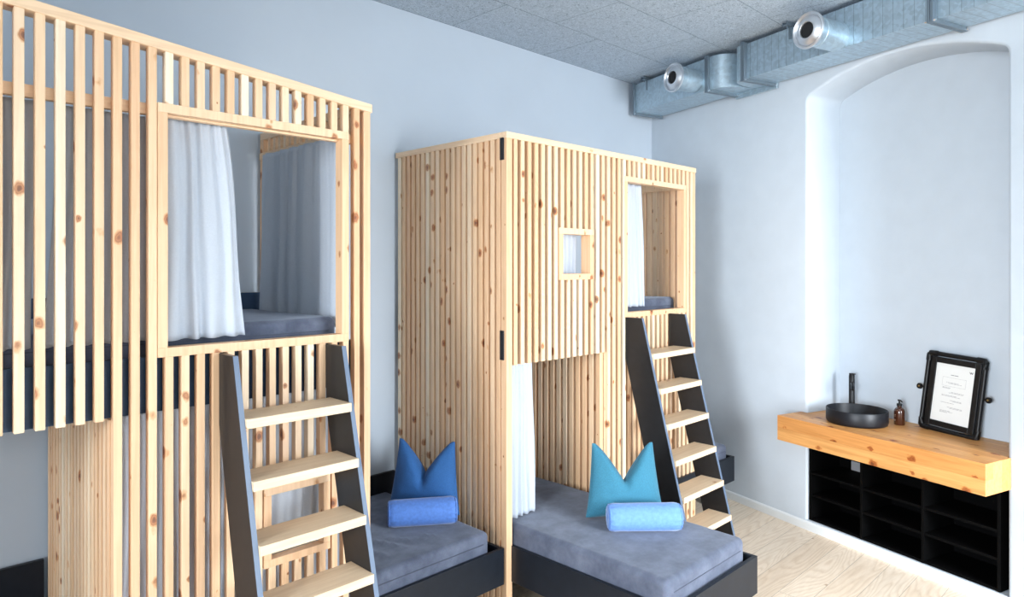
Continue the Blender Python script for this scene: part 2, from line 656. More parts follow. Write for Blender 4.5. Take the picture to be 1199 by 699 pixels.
path = niche_path()
w = WM()
bm = w.bm
rr = 0.022
sect = [(rr, 0.0)] + [(rr * (1 - math.sin(t)), -rr * (1 - math.cos(t))) for t in (R(30), R(60), R(90))] + [(0.0, -0.2), (0.0, -ND)]
nrm = []
for i, p in enumerate(path):
    a = path[max(i - 1, 0)]
    b = path[min(i + 1, len(path) - 1)]
    d = Vector((b[0] - a[0], b[1] - a[1])).normalized()
    nrm.append(Vector((-d.y, d.x)))      # points away from the opening
grid = []
for p, nv in zip(path, nrm):
    grid.append([w.v((p[0] + nv.x * o, -f, p[1] + nv.y * o)) for o, f in sect])
for i in range(len(path) - 1):
    for j in range(len(sect) - 1):
        bm.faces.new([grid[i][j], grid[i + 1][j], grid[i + 1][j + 1], grid[i][j + 1]])
bm.faces.new([g[-1] for g in grid])      # back of the niche
# sill of the niche
bm.faces.new([grid[0][-1], grid[0][0], grid[-1][0], grid[-1][-1]])
bm.faces.new([grid[0][0], w.v((NL - rr, 0, 0)), w.v((NR + rr, 0, 0)), grid[-1][0]])
nL = 13
left_out = [g[0] for g in grid[:nL]]
right_out = [g[0] for g in grid[-nL:]]
top_out = [g[0] for g in grid[nL - 1:len(grid) - nL + 1]]
zl = [(MB_WALL.inverted() @ v_.co).z for v_ in left_out]
lw = [w.v((-0.25, 0, z)) for z in zl]
for i in range(nL - 1):
    bm.faces.new([lw[i], left_out[i], left_out[i + 1], lw[i + 1]])
b0, b1 = w.v((-0.25, 0, -0.02)), w.v((NL - rr, 0, -0.02))
bm.faces.new([b0, b1, left_out[0], lw[0]])
zr = [(MB_WALL.inverted() @ v_.co).z for v_ in right_out]
rw = [w.v((S_END + 0.3, 0, z)) for z in zr]
for i in range(nL - 1):
    bm.faces.new([right_out[i], rw[i], rw[i + 1], right_out[i + 1]])
b2, b3 = w.v((S_END + 0.3, 0, -0.02)), w.v((NR + rr, 0, -0.02))
bm.faces.new([b3, b2, rw[-1], right_out[-1]])
tops = []
for v_ in top_out:
    q = MB_WALL.inverted() @ v_.co
    tops.append(w.v((q.x, 0, CEIL + 0.05)))
for i in range(len(top_out) - 1):
    bm.faces.new([top_out[i], top_out[i + 1], tops[i + 1], tops[i]])
bm.faces.new([lw[-1], left_out[-1], tops[0], w.v((-0.25, 0, CEIL + 0.05))])
bm.faces.new([right_out[0], rw[0], w.v((S_END + 0.3, 0, CEIL + 0.05)), tops[-1]])
bmesh.ops.remove_doubles(bm, verts=bm.verts[:], dist=1e-5)
struct(w.build('wall_right', M['rough_wall'], smooth=True, angle=50))

bb = WM()
for s0, s1 in ((0.0, S_END),):
    bb.prism([(0.0, 0.0), (0.012, 0.0), (0.012, 0.055), (0.006, 0.066), (0.0, 0.068)], lambda u, v, t: (t, -u, v), s0, s1)
struct(bb.build('baseboard_right', M['skirting']))
bb = MB()
bb.box(XL, C0.x - 0.01, YW - 0.012, YW, 0.0, 0.065)
struct(bb.build('baseboard_left', M['skirting'], bevel=0.002))

# the two walls behind the camera, with unseen windows; those in the side wall are added for fill
WZ0, WZ1 = 0.65, 3.35
w = MB()
xs = [XL - 0.15, -0.65, 0.85, 1.75, 3.45, pe.x + 0.3]
for i in range(5):
    if i in (1, 3):
        w.box(xs[i], xs[i + 1], YB - 0.3, YB, -0.05, WZ0)
        w.box(xs[i], xs[i + 1], YB - 0.3, YB, WZ1, CEIL + 0.05)
    else:
        w.box(xs[i], xs[i + 1], YB - 0.3, YB, -0.05, CEIL + 0.05)
struct(w.build('wall_back', M['wall']))
w = MB()
ys = [YB - 0.3, -3.05, -1.35, -0.60, 1.20, YW + 0.15]
for i in range(5):
    if i in (1, 3):
        w.box(XL - 0.3, XL, ys[i], ys[i + 1], -0.05, WZ0)
        w.box(XL - 0.3, XL, ys[i], ys[i + 1], WZ1, CEIL + 0.05)
    else:
        w.box(XL - 0.3, XL, ys[i], ys[i + 1], -0.05, CEIL + 0.05)
struct(w.build('wall_front', M['wall']))


def window(name, fn, a, b):
    """fn(u, depth, z) maps along the wall"""
    f = MB()
    t = 0.06

    def bx(u0, u1, z0, z1):
        f.hexa([fn(u0, 0.1, z0), fn(u1, 0.1, z0), fn(u1, 0.17, z0), fn(u0, 0.17, z0), fn(u0, 0.1, z1), fn(u1, 0.1, z1), fn(u1, 0.17, z1), fn(u0, 0.17, z1)])
    bx(a, a + t, WZ0, WZ1)
    bx(b - t, b, WZ0, WZ1)
    bx(a + t, b - t, WZ0, WZ0 + t)
    bx(a + t, b - t, WZ1 - t, WZ1)
    mid = (a + b) / 2
    bx(mid - 0.04, mid + 0.04, WZ0 + t, WZ1 - t)
    o = f.build(name, M['skirting'], bevel=0.004)
    struct(o)
    p = MB()
    p.hexa([fn(a + t, 0.13, WZ0 + t), fn(b - t, 0.13, WZ0 + t), fn(b - t, 0.136, WZ0 + t), fn(a + t, 0.136, WZ0 + t),
            fn(a + t, 0.13, WZ1 - t), fn(b - t, 0.13, WZ1 - t), fn(b - t, 0.136, WZ1 - t), fn(a + t, 0.136, WZ1 - t)])
    g = p.build('window_pane', M['glass'], o)
    return o


window('window_1', lambda u, d, z: (u, YB - d, z), -0.65, 0.85)
window('window_2', lambda u, d, z: (u, YB - d, z), 1.75, 3.45)
window('fill_window_3', lambda u, d, z: (XL - d, u, z), -3.05, -1.35)  # unseen opening added for the weaker side fill lamp
window('fill_window_4', lambda u, d, z: (XL - d, u, z), -0.60, 1.20)  # unseen opening added for the stronger side fill lamp

# ------------------------------------------------------------------ bunk building blocks
Y0 = 2.80           # front face of both bunks
SD = 0.036          # slat depth
SW = 0.029          # slat width
PITCH = 0.0595
YBK = 3.878         # back of both bunks
Z_TOP, Z_OPEN_T, Z_OPEN_B, Z_FRIEZE = 2.805, 2.655, 1.69, 1.468
PL0, PL1 = 1.468, 1.682


def slat_x(mb, x, z0, z1, y=Y0, wd=SW):
    mb.box(x, x + wd, y, y + SD, z0, z1)


def opening_frame(root, x0, x1, z0, z1, t, depth=0.06, name='opening_frame'):
    f = MB()
    f.box(x0, x1, Y0 - 0.004, Y0 + depth, z0, z0 + t)
    f.box(x0, x1, Y0 - 0.004, Y0 + depth, z1 - t, z1)
    f.box(x0, x0 + t, Y0 - 0.004, Y0 + depth, z0 + t, z1 - t)
    f.box(x1 - t, x1, Y0 - 0.004, Y0 + depth, z0 + t, z1 - t)
    return f.build(name, M['slat_wood'], root, bevel=0.0015)


def side_screen(root, x, y0, y1, z0, z1, name, toward, pitch=0.0595, wd=0.031):
    """slats standing across the bunk, their backing battens on the hidden side"""
    s = MB()
    n = int((y1 - y0) / pitch)
    x1 = x + SD
    for i in range(n + 1):
        y = y0 + i * pitch
        if y + wd <= y1 + 0.002:
            s.box(x, x1, y, y + wd, z0, z1)
    bx0 = x1 if toward > 0 else x - 0.02
    for z in (z0 + 0.1, (z0 + z1) / 2, z1 - 0.1):
        s.box(bx0, bx0 + 0.02, y0 + 0.09, y1, z - 0.03, z + 0.03)
    return s.build(name, M['slat_wood'], root, bevel=0.0015)


# ------------------------------------------------------------------ left bunk
LX0, LX1 = -0.25, 1.842
left = thing('bunk_bed', 'pine slatted bunk at the left edge, wide gaps between its upper slats',
             'bunk bed', ((LX0 + LX1) / 2, 3.34, 0))


def rail_z(x):      # top rail falls towards the right end
    return 2.937 + (x - 0.498) * (2.805 - 2.937) / (1.849 - 0.498)


up, lo = MB(), MB()
k = -11
while True:
    x = 0.4415 + PITCH * k
    if x > 1.765:
        break
    zt = rail_z(x) - 0.04
    if x < 0.72:
        slat_x(up, x, Z_FRIEZE, zt)
    elif x < 0.87:
        slat_x(up, x, 0.0, zt)
    elif x < 1.70:
        slat_x(up, x, Z_OPEN_T, zt)
        if 1.29 < x < 1.60:
            slat_x(lo, x, 1.085, Z_OPEN_B)
            slat_x(lo, x, 0.0, 0.745)
        else:
            slat_x(lo, x, 0.0, Z_OPEN_B)
    else:
        slat_x(up, x, 0.0, zt)
    k += 1
up.build('upper_slat_screen', M['slat_wood'], left, bevel=0.0015)
lo.build('lower_slat_screen', M['slat_wood'], left, bevel=0.0015)
for px0, px1, py0, pz in ((1.803, 1.838, Y0, rail_z(1.82) - 0.04), (1.79, 1.835, YBK - 0.045, 2.77),
                          (LX0, LX0 + 0.045, Y0, rail_z(LX0) - 0.04), (LX0, LX0 + 0.045, YBK - 0.045, 2.77)):
    p = MB()
    p.box(px0, px1, py0, py0 + 0.045, 0.0, pz)
    p.build('corner_post', M['slat_wood'], left, bevel=0.002)
r_ = MB()
za, zb = rail_z(LX0), rail_z(1.846)
r_.hexa([(LX0, Y0 - 0.006, za - 0.04), (1.846, Y0 - 0.006, zb - 0.04), (1.846, Y0 + 0.075, zb - 0.04), (LX0, Y0 + 0.075, za - 0.04),
         (LX0, Y0 - 0.006, za), (1.846, Y0 - 0.006, zb), (1.846, Y0 + 0.075, zb), (LX0, Y0 + 0.075, za)])
r_.build('top_rail', M['rail_wood_x'], left, bevel=0.003)
r_ = MB()
r_.box(LX0 + 0.045, 1.80, Y0 + SD, Y0 + SD + 0.03, 2.612, 2.655)
r_.build('curtain_rail', M['rail_wood_x'], left, bevel=0.002)
opening_frame(left, 0.889, 1.719, 1.682, 2.656, 0.036, 0.055)
opening_frame(left, 1.309, 1.622, 0.745, 1.085, 0.033, 0.045, 'small_window_frame')
e = MB()
e.box(1.79, 1.835, Y0 + 0.075, YBK, 2.765, 2.808)
e.box(1.785, 1.83, Y0 + 0.05, YBK, 2.650, 2.690)
y = Y0 + 0.09
while y < YBK - 0.06:
    e.box(1.795, 1.828, y, y + 0.03, 2.690, 2.765)
    y += 0.062
e.build('end_frieze', M['rail_wood_y'], left, bevel=0.002)
side_screen(left, 0.735, Y0 + SD + 0.004, YBK - 0.03, 0.0, PL0 - 0.005, 'inner_side_screen', 1, pitch=0.0535, wd=0.031)
p = MB()
p.box(LX0 + 0.05, 1.785, Y0 + 0.05, Y0 + 0.072, PL0, PL1)
p.box(LX0 + 0.05, 1.785, Y0 + 0.072, YBK - 0.002, PL0, PL0 + 0.04)
p.build('platform', M['blue_board'], left, bevel=0.001)
p = MB()
p.box(LX0 + 0.05, 1.785, YBK - 0.03, YBK - 0.003, PL0 + 0.04, 1.88)
p.build('back_board', M['blue_board'], left, bevel=0.001)

# ------------------------------------------------------------------ right bunk
RX0, RX1 = 2.752, 4.845
right = thing('bunk_bed', 'closed pine slatted bunk in the middle with one small square window',
              'bunk bed', ((RX0 + RX1) / 2, 3.34, 0))
up, lo = MB(), MB()
k = 0
while True:
    x = RX0 + 0.062 + 0.0594 * k
    if x > 4.78:
        break
    zt = Z_TOP - 0.036
    if x < 3.66:
        if 3.20 < x < 3.545:
            slat_x(up, x, Z_FRIEZE - 0.012, 1.95)
            slat_x(up, x, 2.268, zt)
        else:
            slat_x(up, x, Z_FRIEZE - 0.012, zt)
    elif x < 3.885:
        slat_x(up, x, 0.0, zt)
    elif x < 4.68:
        slat_x(up, x, Z_OPEN_T, zt)
        slat_x(lo, x, 0.0, Z_OPEN_B)
    else:
        slat_x(up, x, 0.0, zt)
    k += 1
up.build('upper_slat_screen', M['slat_wood'], right, bevel=0.0015)
lo.build('lower_slat_screen', M['slat_wood'], right, bevel=0.0015)
for px0, px1 in ((RX0 + 0.001, RX0 + 0.047), (RX1 - 0.047, RX1 - 0.004)):
    p = MB()
    p.box(px0, px1, Y0, Y0 + 0.046, 0.0, Z_TOP - 0.036)
    p.build('corner_post', M['slat_wood'], right, bevel=0.002)
r_ = MB()
r_.box(RX0 - 0.004, RX1, Y0 - 0.005, Y0 + 0.07, Z_TOP - 0.036, Z_TOP)
r_.build('top_rail', M['rail_wood_x'], right, bevel=0.002)
for px0, px1 in ((RX0 - 0.004, RX0 + 0.07), (RX1 - 0.07, RX1)):
    r_ = MB()
    r_.box(px0, px1, Y0 + 0.07, YBK, Z_TOP - 0.036, Z_TOP)
    r_.build('side_top_rail', M['rail_wood_y'], right, bevel=0.002)
side_screen(right, RX0, Y0 + 0.052, YBK, 0.0, Z_TOP - 0.036, 'side_slat_screen', 1, pitch=0.0512, wd=0.0325)
side_screen(right, RX1 - 0.045, Y0 + 0.05, YBK, 0.0, Z_TOP - 0.036, 'end_slat_screen', -1, pitch=0.056, wd=0.036)
side_screen(right, 3.672, Y0 + SD + 0.004, YBK - 0.03, 0.0, PL0 - 0.005, 'alcove_side_screen', 1, pitch=0.059, wd=0.036)
opening_frame(right, 3.893, 4.70, 1.675, 2.657, 0.036, 0.055)
opening_frame(right, 3.207, 3.553, 1.946, 2.272, 0.038, 0.075, 'small_window_frame')
p = MB()
p.box(RX0 + 0.06, RX1 - 0.075, Y0 + 0.05, Y0 + 0.072, PL0, PL1)
p.box(RX0 + 0.06, RX1 - 0.075, Y0 + 0.072, YBK - 0.002, PL0, PL0 + 0.04)
p.build('platform', M['blue_board'], right, bevel=0.001)
for z0, z1 in ((2.645, 2.775), (1.49, 1.66)):
    h = MB()
    h.box(RX0 - 0.004, RX0 + 0.02, Y0 + 0.020, Y0 + 0.052, z0, z1)
    h.build('hinge_plate', M['stringer_board'], right, bevel=0.001)['label'] = 'black corner hinge plate'

# ------------------------------------------------------------------ beds and mattresses
def mattress(label, x0, x1, y0, y1, z0, z1, group, wrinkles=(), zip_end=None):
    def fn(p):
        dz = 0.004 * noise.noise(Vector((p.x * 3.1, p.y * 3.1, 0.3)))
        if p.z > z1 - 0.05:
            for ax, ay, bx, by, h, wd in wrinkles:
                d = Vector((bx - ax, by - ay))
                ln = d.length
                d /= ln
                q = Vector((p.x - ax, p.y - ay))
                t = q.dot(d)
                if -0.02 < t < ln + 0.02:
                    e_ = abs(q.x * d.y - q.y * d.x)
                    dz += h * math.exp(-(e_ / wd) ** 2) * max(0.0, math.sin(math.pi * min(max(t / ln, 0), 1)))
        sx = 0.003 * noise.noise(Vector((p.z * 6, p.y * 4, p.x * 4)))
        return Vector((p.x + sx, p.y + sx, p.z + (dz if p.z > (z0 + z1) / 2 else 0)))
    root = thing('mattress', label, 'mattress', ((x0 + x1) / 2, (y0 + y1) / 2, z0), 0, group)
    mb = MB()
    mb.soft(x0, x1, y0, y1, z0, z1, 0.035, 0.022 if wrinkles else 0.045, fn)
    mb.build('cover', M['velvet'], root, smooth=True, angle=80)
    zb = z0 + 0.215
    zp = MB()
    e1 = 0.002
    zp.box(x0 + 0.05, x1 - 0.05, y0 - e1, y0 + 0.004, zb, zb + 0.004)
    zp.build('zip', M['zip_grey'], root)
    return root


BT, BZ0 = 0.418, 0.21


def bed_frame(label, x0, x1, y0, y1, head, back_side, group, mat_dark):
    """low box bed; head = side that carries the taller board against the wall"""
    root = thing('bed_frame', label, 'bed', ((x0 + x1) / 2, (y0 + y1) / 2, 0), 0, group)
    t = 0.022
    f = MB(); f.box(x0, x1, y0, y0 + t, BZ0, BT); f.build('front_board', mat_dark, root, bevel=0.0015)
    f = MB(); f.box(x0, x0 + t, y0 + t, y1 - t, BZ0, BT); f.build('side_board', mat_dark, root, bevel=0.0015)
    f = MB(); f.box(x1 - t, x1, y0 + t, y1 - t, BZ0, BT); f.build('side_board', mat_dark, root, bevel=0.0015)
    f = MB(); f.box(x0, x1, y1 - t, y1, BZ0, back_side); f.build('back_board', mat_dark, root, bevel=0.0015)
    f = MB(); f.box(x0 + t, x1 - t, y0 + t, y1 - t, BZ0 + 0.01, 0.25); f.build('slat_base', mat_dark, root)
    for px in (x0 + 0.12, x1 - 0.18):
        for py in (y0 + 0.12, y1 - 0.18):
            f = MB(); f.box(px, px + 0.06, py, py + 0.06, 0, BZ0 + 0.01); f.build('leg', mat_dark, root, bevel=0.002)
    return root


bed_frame('dark blue low bed frame below the royal blue pillow, left of the closed slatted bunk', 0.785, 2.738, 2.806, 3.89, 'y', 0.640, 'low dark bed frames', M['dark_board'])
bed_frame('dark low bed frame sticking out into the room under the turquoise pillow', 2.792, 3.664, 1.733, 3.85, 'y', 0.640, 'low dark bed frames', M['dark_board'])
bed_frame('short end of a dark low bed frame behind the far ladder, near the right wall', 3.73, 5.452, 2.783, 3.86, 'x', 0.640, 'low dark bed frames', M['dark_board'])
bed_frame('dark low bed frame at the bottom left corner, under the left bunk', -0.19, 0.725, 1.733, 3.88, 'y', 0.645, 'low dark bed frames', M['dark_board'])

mattress('blue grey mattress with the royal blue pillow on it, wrinkled on top', 0.815, 2.655, 2.835, 3.855, 0.25, 0.528, 'blue grey mattresses',
         wrinkles=[(1.95, 2.95, 1.83, 3.25, .015, .014), (2.07, 2.93, 1.95, 3.3, .014, .014), (2.2, 2.95, 2.08, 3.25, .015, .014),
                   (2.42, 2.92, 2.33, 3.10, .015, .012), (2.36, 2.92, 2.26, 3.12, .014, .012), (2.30, 2.95, 2.18, 3.2, .014, .012), (1.85, 2.92, 1.74, 3.2, .014, .014)])
mattress('blue grey mattress with the turquoise pillow on it', 2.818, 3.600, 1.775, 3.82, 0.25, 0.530, 'blue grey mattresses')
mattress('blue grey mattress end showing behind the far ladder by the right wall', 3.77, 5.41, 2.825, 3.83, 0.25, 0.520, 'blue grey mattresses')
mattress('blue grey mattress in the framed upper opening of the left bunk', LX0 + 0.08, 1.735, 2.928, 3.835, PL0 + 0.04, 1.788, 'blue grey mattresses')
mattress('blue grey mattress in the upper opening at the top of the far ladder', RX0 + 0.09, 4.755, 2.928, 3.85, PL0 + 0.04, 1.788, 'blue grey mattresses')


# ------------------------------------------------------------------ curtains
def curtain(label, fn, wt, wb, zt, zb, folds, amp, group, seed, sweep=0.0, name='curtain', nu=None):
    """fn(a, n, z): a along the hanging line, n = fold depth; wt / wb = (start, end) at top and bottom"""
    rs = random.Random(seed)
    nu = nu or max(40, folds * 12)
    nv = 40
    ph = [rs.uniform(0, 6.28) for _ in range(6)]
    mb = MB()
    rows = []
    for j in range(nv + 1):
        v = j / nv
        row = []
        ease = v ** 0.8
        a0 = wt[0] + (wb[0] - wt[0]) * ease + sweep * math.sin(math.pi * v)
        a1 = wt[1] + (wb[1] - wt[1]) * ease
        for i in range(nu + 1):
            u = i / nu
            warp = u + 0.035 * math.sin(2 * math.pi * u * 2 + ph[0]) + 0.012 * math.sin(3 * v + ph[1])
            f = math.sin(2 * math.pi * folds * warp + ph[2] + 0.5 * math.sin(2.2 * v + ph[3]))
            f = math.copysign(abs(f) ** 0.8, f)
            f2 = math.sin(2 * math.pi * folds * 2.3 * warp + ph[4]) * (1 - v) ** 2
            n = amp * (0.45 + 0.55 * v) * f * (0.75 + 0.25 * math.sin(5 * u + ph[5])) + amp * 0.25 * f2
            a = a0 + (a1 - a0) * u + 0.004 * math.sin(7 * v + 9 * u + ph[1])
            z = zt + (zb - zt) * v
            if j == nv:
                z += 0.002 * math.sin(2 * math.pi * folds * warp + ph[2])
            row.append(mb.v(fn(a, n, z)))
        rows.append(row)
    for j in range(nv):
        for i in range(nu):
            mb.bm.faces.new([rows[j][i], rows[j][i + 1], rows[j + 1][i + 1], rows[j + 1][i]])
    am, zm = (wt[0] + wt[1]) / 2, zb
    root = thing(name, label, 'curtain', fn(am, 0, zm), 0, group)
    mb.build('cloth', M['curtain'], root, smooth=True, solidify=0.0025, angle=180)
    hem = MB()
    pts = []
    for i in range(0, nu + 1, 1):
        pts.append(rows[nv][i].co.copy() if False else None)
    return root


G = 'white cotton curtains of the bunks'
curtain('white curtain hanging at the left side of the left bunk\'s framed opening', lambda a, n, z: (a, 2.882 + n, z), (0.940, 1.185), (0.940, 1.262), 2.622, 1.737, 4, 0.019, G, 3)
curtain('white curtain closing the right end of the left bunk, seen through its framed opening', lambda a, n, z: (1.762 + n, a, z), (3.80, 2.96), (3.83, 2.93), 2.668, 1.735, 6, 0.02, G, 8)
curtain('white curtain behind the slats just left of the left bunk\'s framed opening', lambda a, n, z: (a, 2.892 + n, z), (0.585, 0.868), (0.545, 0.895), 2.612, 1.742, 5, 0.016, G, 5, name='curtain')
curtain('white curtain behind the slats at the left edge of the photo', lambda a, n, z: (a, 2.892 + n, z), (-0.15, 0.535), (-0.10, 0.50), 2.612, 1.742, 12, 0.018, G, 11)
curtain('white curtain behind the lower slats of the left bunk', lambda a, n, z: (a, 2.905 + n, z), (0.80, 1.76), (0.785, 1.765), PL0, 0.545, 17, 0.016, G, 21)
curtain('white curtain hanging at the alcove edge above the lower bed with turquoise pillow', lambda a, n, z: (a, 2.868 + n, z), (2.825, 3.035), (2.825, 3.075), 1.462, 0.538, 5, 0.013, G, 31)
curtain('white curtain in the upper opening at the top of the far ladder', lambda a, n, z: (a, 2.882 + n, z), (3.945, 4.22), (3.945, 4.275), 2.622, 1.740, 6, 0.013, G, 41)
curtain('white curtain behind the small square window of the middle bunk', lambda a, n, z: (a, 2.915 + n, z), (3.16, 3.515), (3.15, 3.53), 2.60, 1.80, 6, 0.012, G, 51)


# ------------------------------------------------------------------ ladders
def ladder(label, x0, x1, group):
    root = thing('bunk_ladder', label, 'ladder', ((x0 + x1) / 2, 2.5, 0), 0, group)
    t = 0.021
    yf = lambda z: 2.661 - 0.252 * (1.679 - z)
    wd = 0.205
    for x in (x0, x1 - t):
        poly = [(yf(1.679), 1.679), (Y0 - 0.006, 1.679)]
        # cut vertically where the plank meets the bunk
        zc = 1.679 - (wd - (Y0 - 0.006 - yf(1.679))) / 0.252
        poly += [(Y0 - 0.006, zc), (yf(0) + wd, 0.0), (yf(0), 0.0)]
        s = MB()
        s.prism(poly, lambda u, v, w_: (w_, u, v), x, x + t)
        st_ = s.build('stringer', M['stringer_board'], root, bevel=0.001)
        s = MB()
        s.prism([(yf(1.679) - 0.0015, 1.679), (yf(1.679), 1.679), (yf(0), 0.001), (yf(0) - 0.0015, 0.001)], lambda u, v, w_: (w_, u, v), x, x + t)
        s.build('edge_sheen', M['edge_sheen'], st_)['label'] = 'blue grey front edge with the window reflection painted in'
    for k in range(7):
        z = 1.442 - 0.2280 * k
        if z < 0.05:
            break
        s = MB()
        s.box(x0 + t, x1 - t, yf(z) - 0.022, yf(z) + 0.155, z - 0.038, z)
        # overlap the front edge of the far stringer
        s.build('tread', M['tread_wood'], root, bevel=0.002)
    return root


ladder('pine stepped ladder with anthracite sides leaning on the left bunk', 1.118, 1.620, 'stepped bunk ladders')
ladder('pine stepped ladder with black sides beside the turquoise pillow, leaning on the middle bunk', 3.900, 4.470, 'stepped bunk ladders')


# ------------------------------------------------------------------ pillows and bolsters
def pillow(label, base, facing, wdt, hgt, mat, lean, group, seed, dip):
    """facing = angle (world z) of the front normal; lean tips it back"""
    rs = random.Random(seed)
    root = thing('throw_pillow', label, 'pillow', base, 0, group)
    Rz = Matrix.Rotation(facing, 4, 'Z')
    Tm = Matrix.Translation(Vector(base)) @ Rz @ Matrix.Rotation(lean, 4, 'X')
    # local frame: x right, z up, -y towards the viewer
    n = 44
    mb = MB(Tm)

    def pt(u, v, side):
        # u, v in [-1, 1]
        uu, vv = u, v
        edge = (1 - abs(u) ** 2.6) * (1 - abs(v) ** 2.6)
        th = 0.088 * max(edge, 0) ** 0.52
        th *= 0.78 + 0.28 * (0.5 - 0.5 * v)          # heavier towards the bottom
        # sides and bottom pull in between the corners
        x = u * wdt / 2 * (1 - 0.055 * (1 - v * v)) * (1.02 - 0.10 * v)
        z = hgt / 2 * (1 + v * (1 - 0.035 * (1 - u * u)))
        # chop: the top edge folds down in the middle
        top = max(0.0, (v + 0.35) / 1.35)
        chop = max(0.0, 1 - abs(u) / 0.93) ** 1.3
        z -= dip * hgt * chop * top ** 1.3
        ear = top ** 2
        x *= 1 - 0.05 * ear
        crease = math.exp(-(abs(u) / 0.12) ** 2) * top ** 0.8
        th *= 1 - 0.62 * crease
        th *= 1 + 0.25 * math.exp(-((abs(u) - 0.45) / 0.25) ** 2) * top
        y = side * th + 0.003 * noise.noise(Vector((u * 4, v * 4, seed + side)))
        if edge < 1e-6:
            y = 0
        if z < 0.0:
            z = 0.0
        return (x, y, z)
    V = {}
    for side in (-1, 1):
        for i in range(n + 1):
            for j in range(n + 1):
                border = i in (0, n) or j in (0, n)
                key = (i, j, 0 if border else side)
                if key not in V:
                    u, v = math.sin((i / n - .5) * math.pi), math.sin((j / n - .5) * math.pi)
                    V[key] = mb.v(pt(u, v, side))
    g = lambda i, j, s: V[(i, j, 0 if (i in (0, n) or j in (0, n)) else s)]
    for side in (-1, 1):
        for i in range(n):
            for j in range(n):
                q = [g(i, j, side), g(i + 1, j, side), g(i + 1, j + 1, side), g(i, j + 1, side)]
                mb.bm.faces.new(q if side < 0 else q[::-1])
    mb.build('cover', mat, root, smooth=True, angle=180)
    # seam cord along the edge
    sm = MB(Tm)
    pts = []
    for i in range(n + 1):
        pts.append(pt(math.sin((i / n - .5) * math.pi), -1, 1))
    for j in range(1, n + 1):
        pts.append(pt(1, math.sin((j / n - .5) * math.pi), 1))
    for i in range(n - 1, -1, -1):
        pts.append(pt(math.sin((i / n - .5) * math.pi), 1, 1))
    for j in range(n - 1, 0, -1):
        pts.append(pt(-1, math.sin((j / n - .5) * math.pi), 1))
    sm.tube([(x, y, max(z, 0.002)) for x, y, z in pts], 0.0026, 6, closed=True)
    sm.build('seam', mat, root, smooth=True, angle=180)
    return root


def bolster(label, centre, axis, length, rad, mat, group):
    root = thing('bolster_cushion', label, 'bolster', (centre[0], centre[1], centre[2] - rad), 0, group)
    ax = Vector(axis).normalized()
    side = ax.cross(Vector((0, 0, 1))).normalized()
    upv = side.cross(ax).normalized()
    c = Vector(centre)
    h = length / 2

    def fn(x, y, t):
        p = c + ax * t + side * x + upv * y
        return p
    prof = [(0.0, -h + 0.012), (0.012, -h + 0.006), (rad * 0.5, -h + 0.004), (rad * 0.78, -h + 0.003), (rad * 0.93, -h + 0.018)]
    nseg = 14
    for i in range(nseg + 1):
        t = -h + 0.04 + (length - 0.08) * i / nseg
        prof.append((rad * (1.0 - 0.02 * abs(t / h) ** 2 + 0.008 * math.sin(9 * t)), t))
    prof += [(rad * 0.93, h - 0.018), (rad * 0.78, h - 0.003), (rad * 0.5, h - 0.004), (0.012, h - 0.006), (0.0, h - 0.012)]
    mb = MB()
    mb.lathe(prof, fn, 56)
    # gathers radiate from both ends
    for v_ in mb.bm.verts:
        q = v_.co - c
        t = q.dot(ax)
        k_ = max(0.0, (abs(t) - (h - 0.075)) / 0.075)
        ang = math.atan2(q.dot(upv), q.dot(side))
        rad_v = q - ax * t
        v_.co += rad_v * (0.05 * k_ * math.sin(ang * 14 + 0.8 * math.sin(3 * ang)))
        low = c.z - rad + 0.003
        if v_.co.z < low:
            v_.co.z = low
    mb.build('cover', mat, root, smooth=True, angle=180)
    for sg in (-1, 1):
        s = MB()
        pts = []
        for i in range(48):
            a = 2 * math.pi * i / 48
            q = fn(rad * 0.90 * math.cos(a), rad * 0.90 * math.sin(a), sg * (h - 0.012))
            pts.append(q)
        s.tube(pts, 0.0035, 6, closed=True)
        s.build('piping', mat, root, smooth=True, angle=180)
    return root


FACE = R(-45)
pillow('royal blue pillow with two pointed ears leaning on the closed bunk\'s slats', (2.565, 3.33, 0.537), FACE + R(-14), 0.41, 0.425, M['pillow_blue'], R(-8), 'chopped throw pillows', 4, 0.44)
pillow('turquoise pillow with two pointed ears standing on the bed beside the far ladder', (3.36, 2.41, 0.541), FACE + R(4), 0.42, 0.425, M['pillow_teal'], R(-10), 'chopped throw pillows', 9, 0.50)
bolster('blue bolster cushion lying in front of the royal blue pillow', (2.445, 3.185, 0.528 + 0.077), (0.346, -0.235, 0), 0.405, 0.077, M['bolster_blue'], 'bolster cushions')
bolster('lighter blue bolster cushion lying in front of the turquoise pillow', (3.285, 2.225, 0.529 + 0.077), (0.32, -0.30, 0), 0.425, 0.077, M['bolster_light'], 'bolster cushions')

# ------------------------------------------------------------------ washstand in the niche
TZ0, TZ1 = 0.716, 0.902
root = wthing('wooden_worktop', 'thick golden knotty wood worktop filling the arched niche under the basin', 'worktop', 2.55, 0.0, TZ0)
outl = [(1.802, 0.27), (3.27, 0.27), (3.27, 0.004), (NR - 0.004, 0.004), (NR - 0.004, -ND + 0.005), (NL + 0.004, -ND + 0.005), (NL + 0.004, 0.004), (1.802, 0.004)]
b_ = WM()
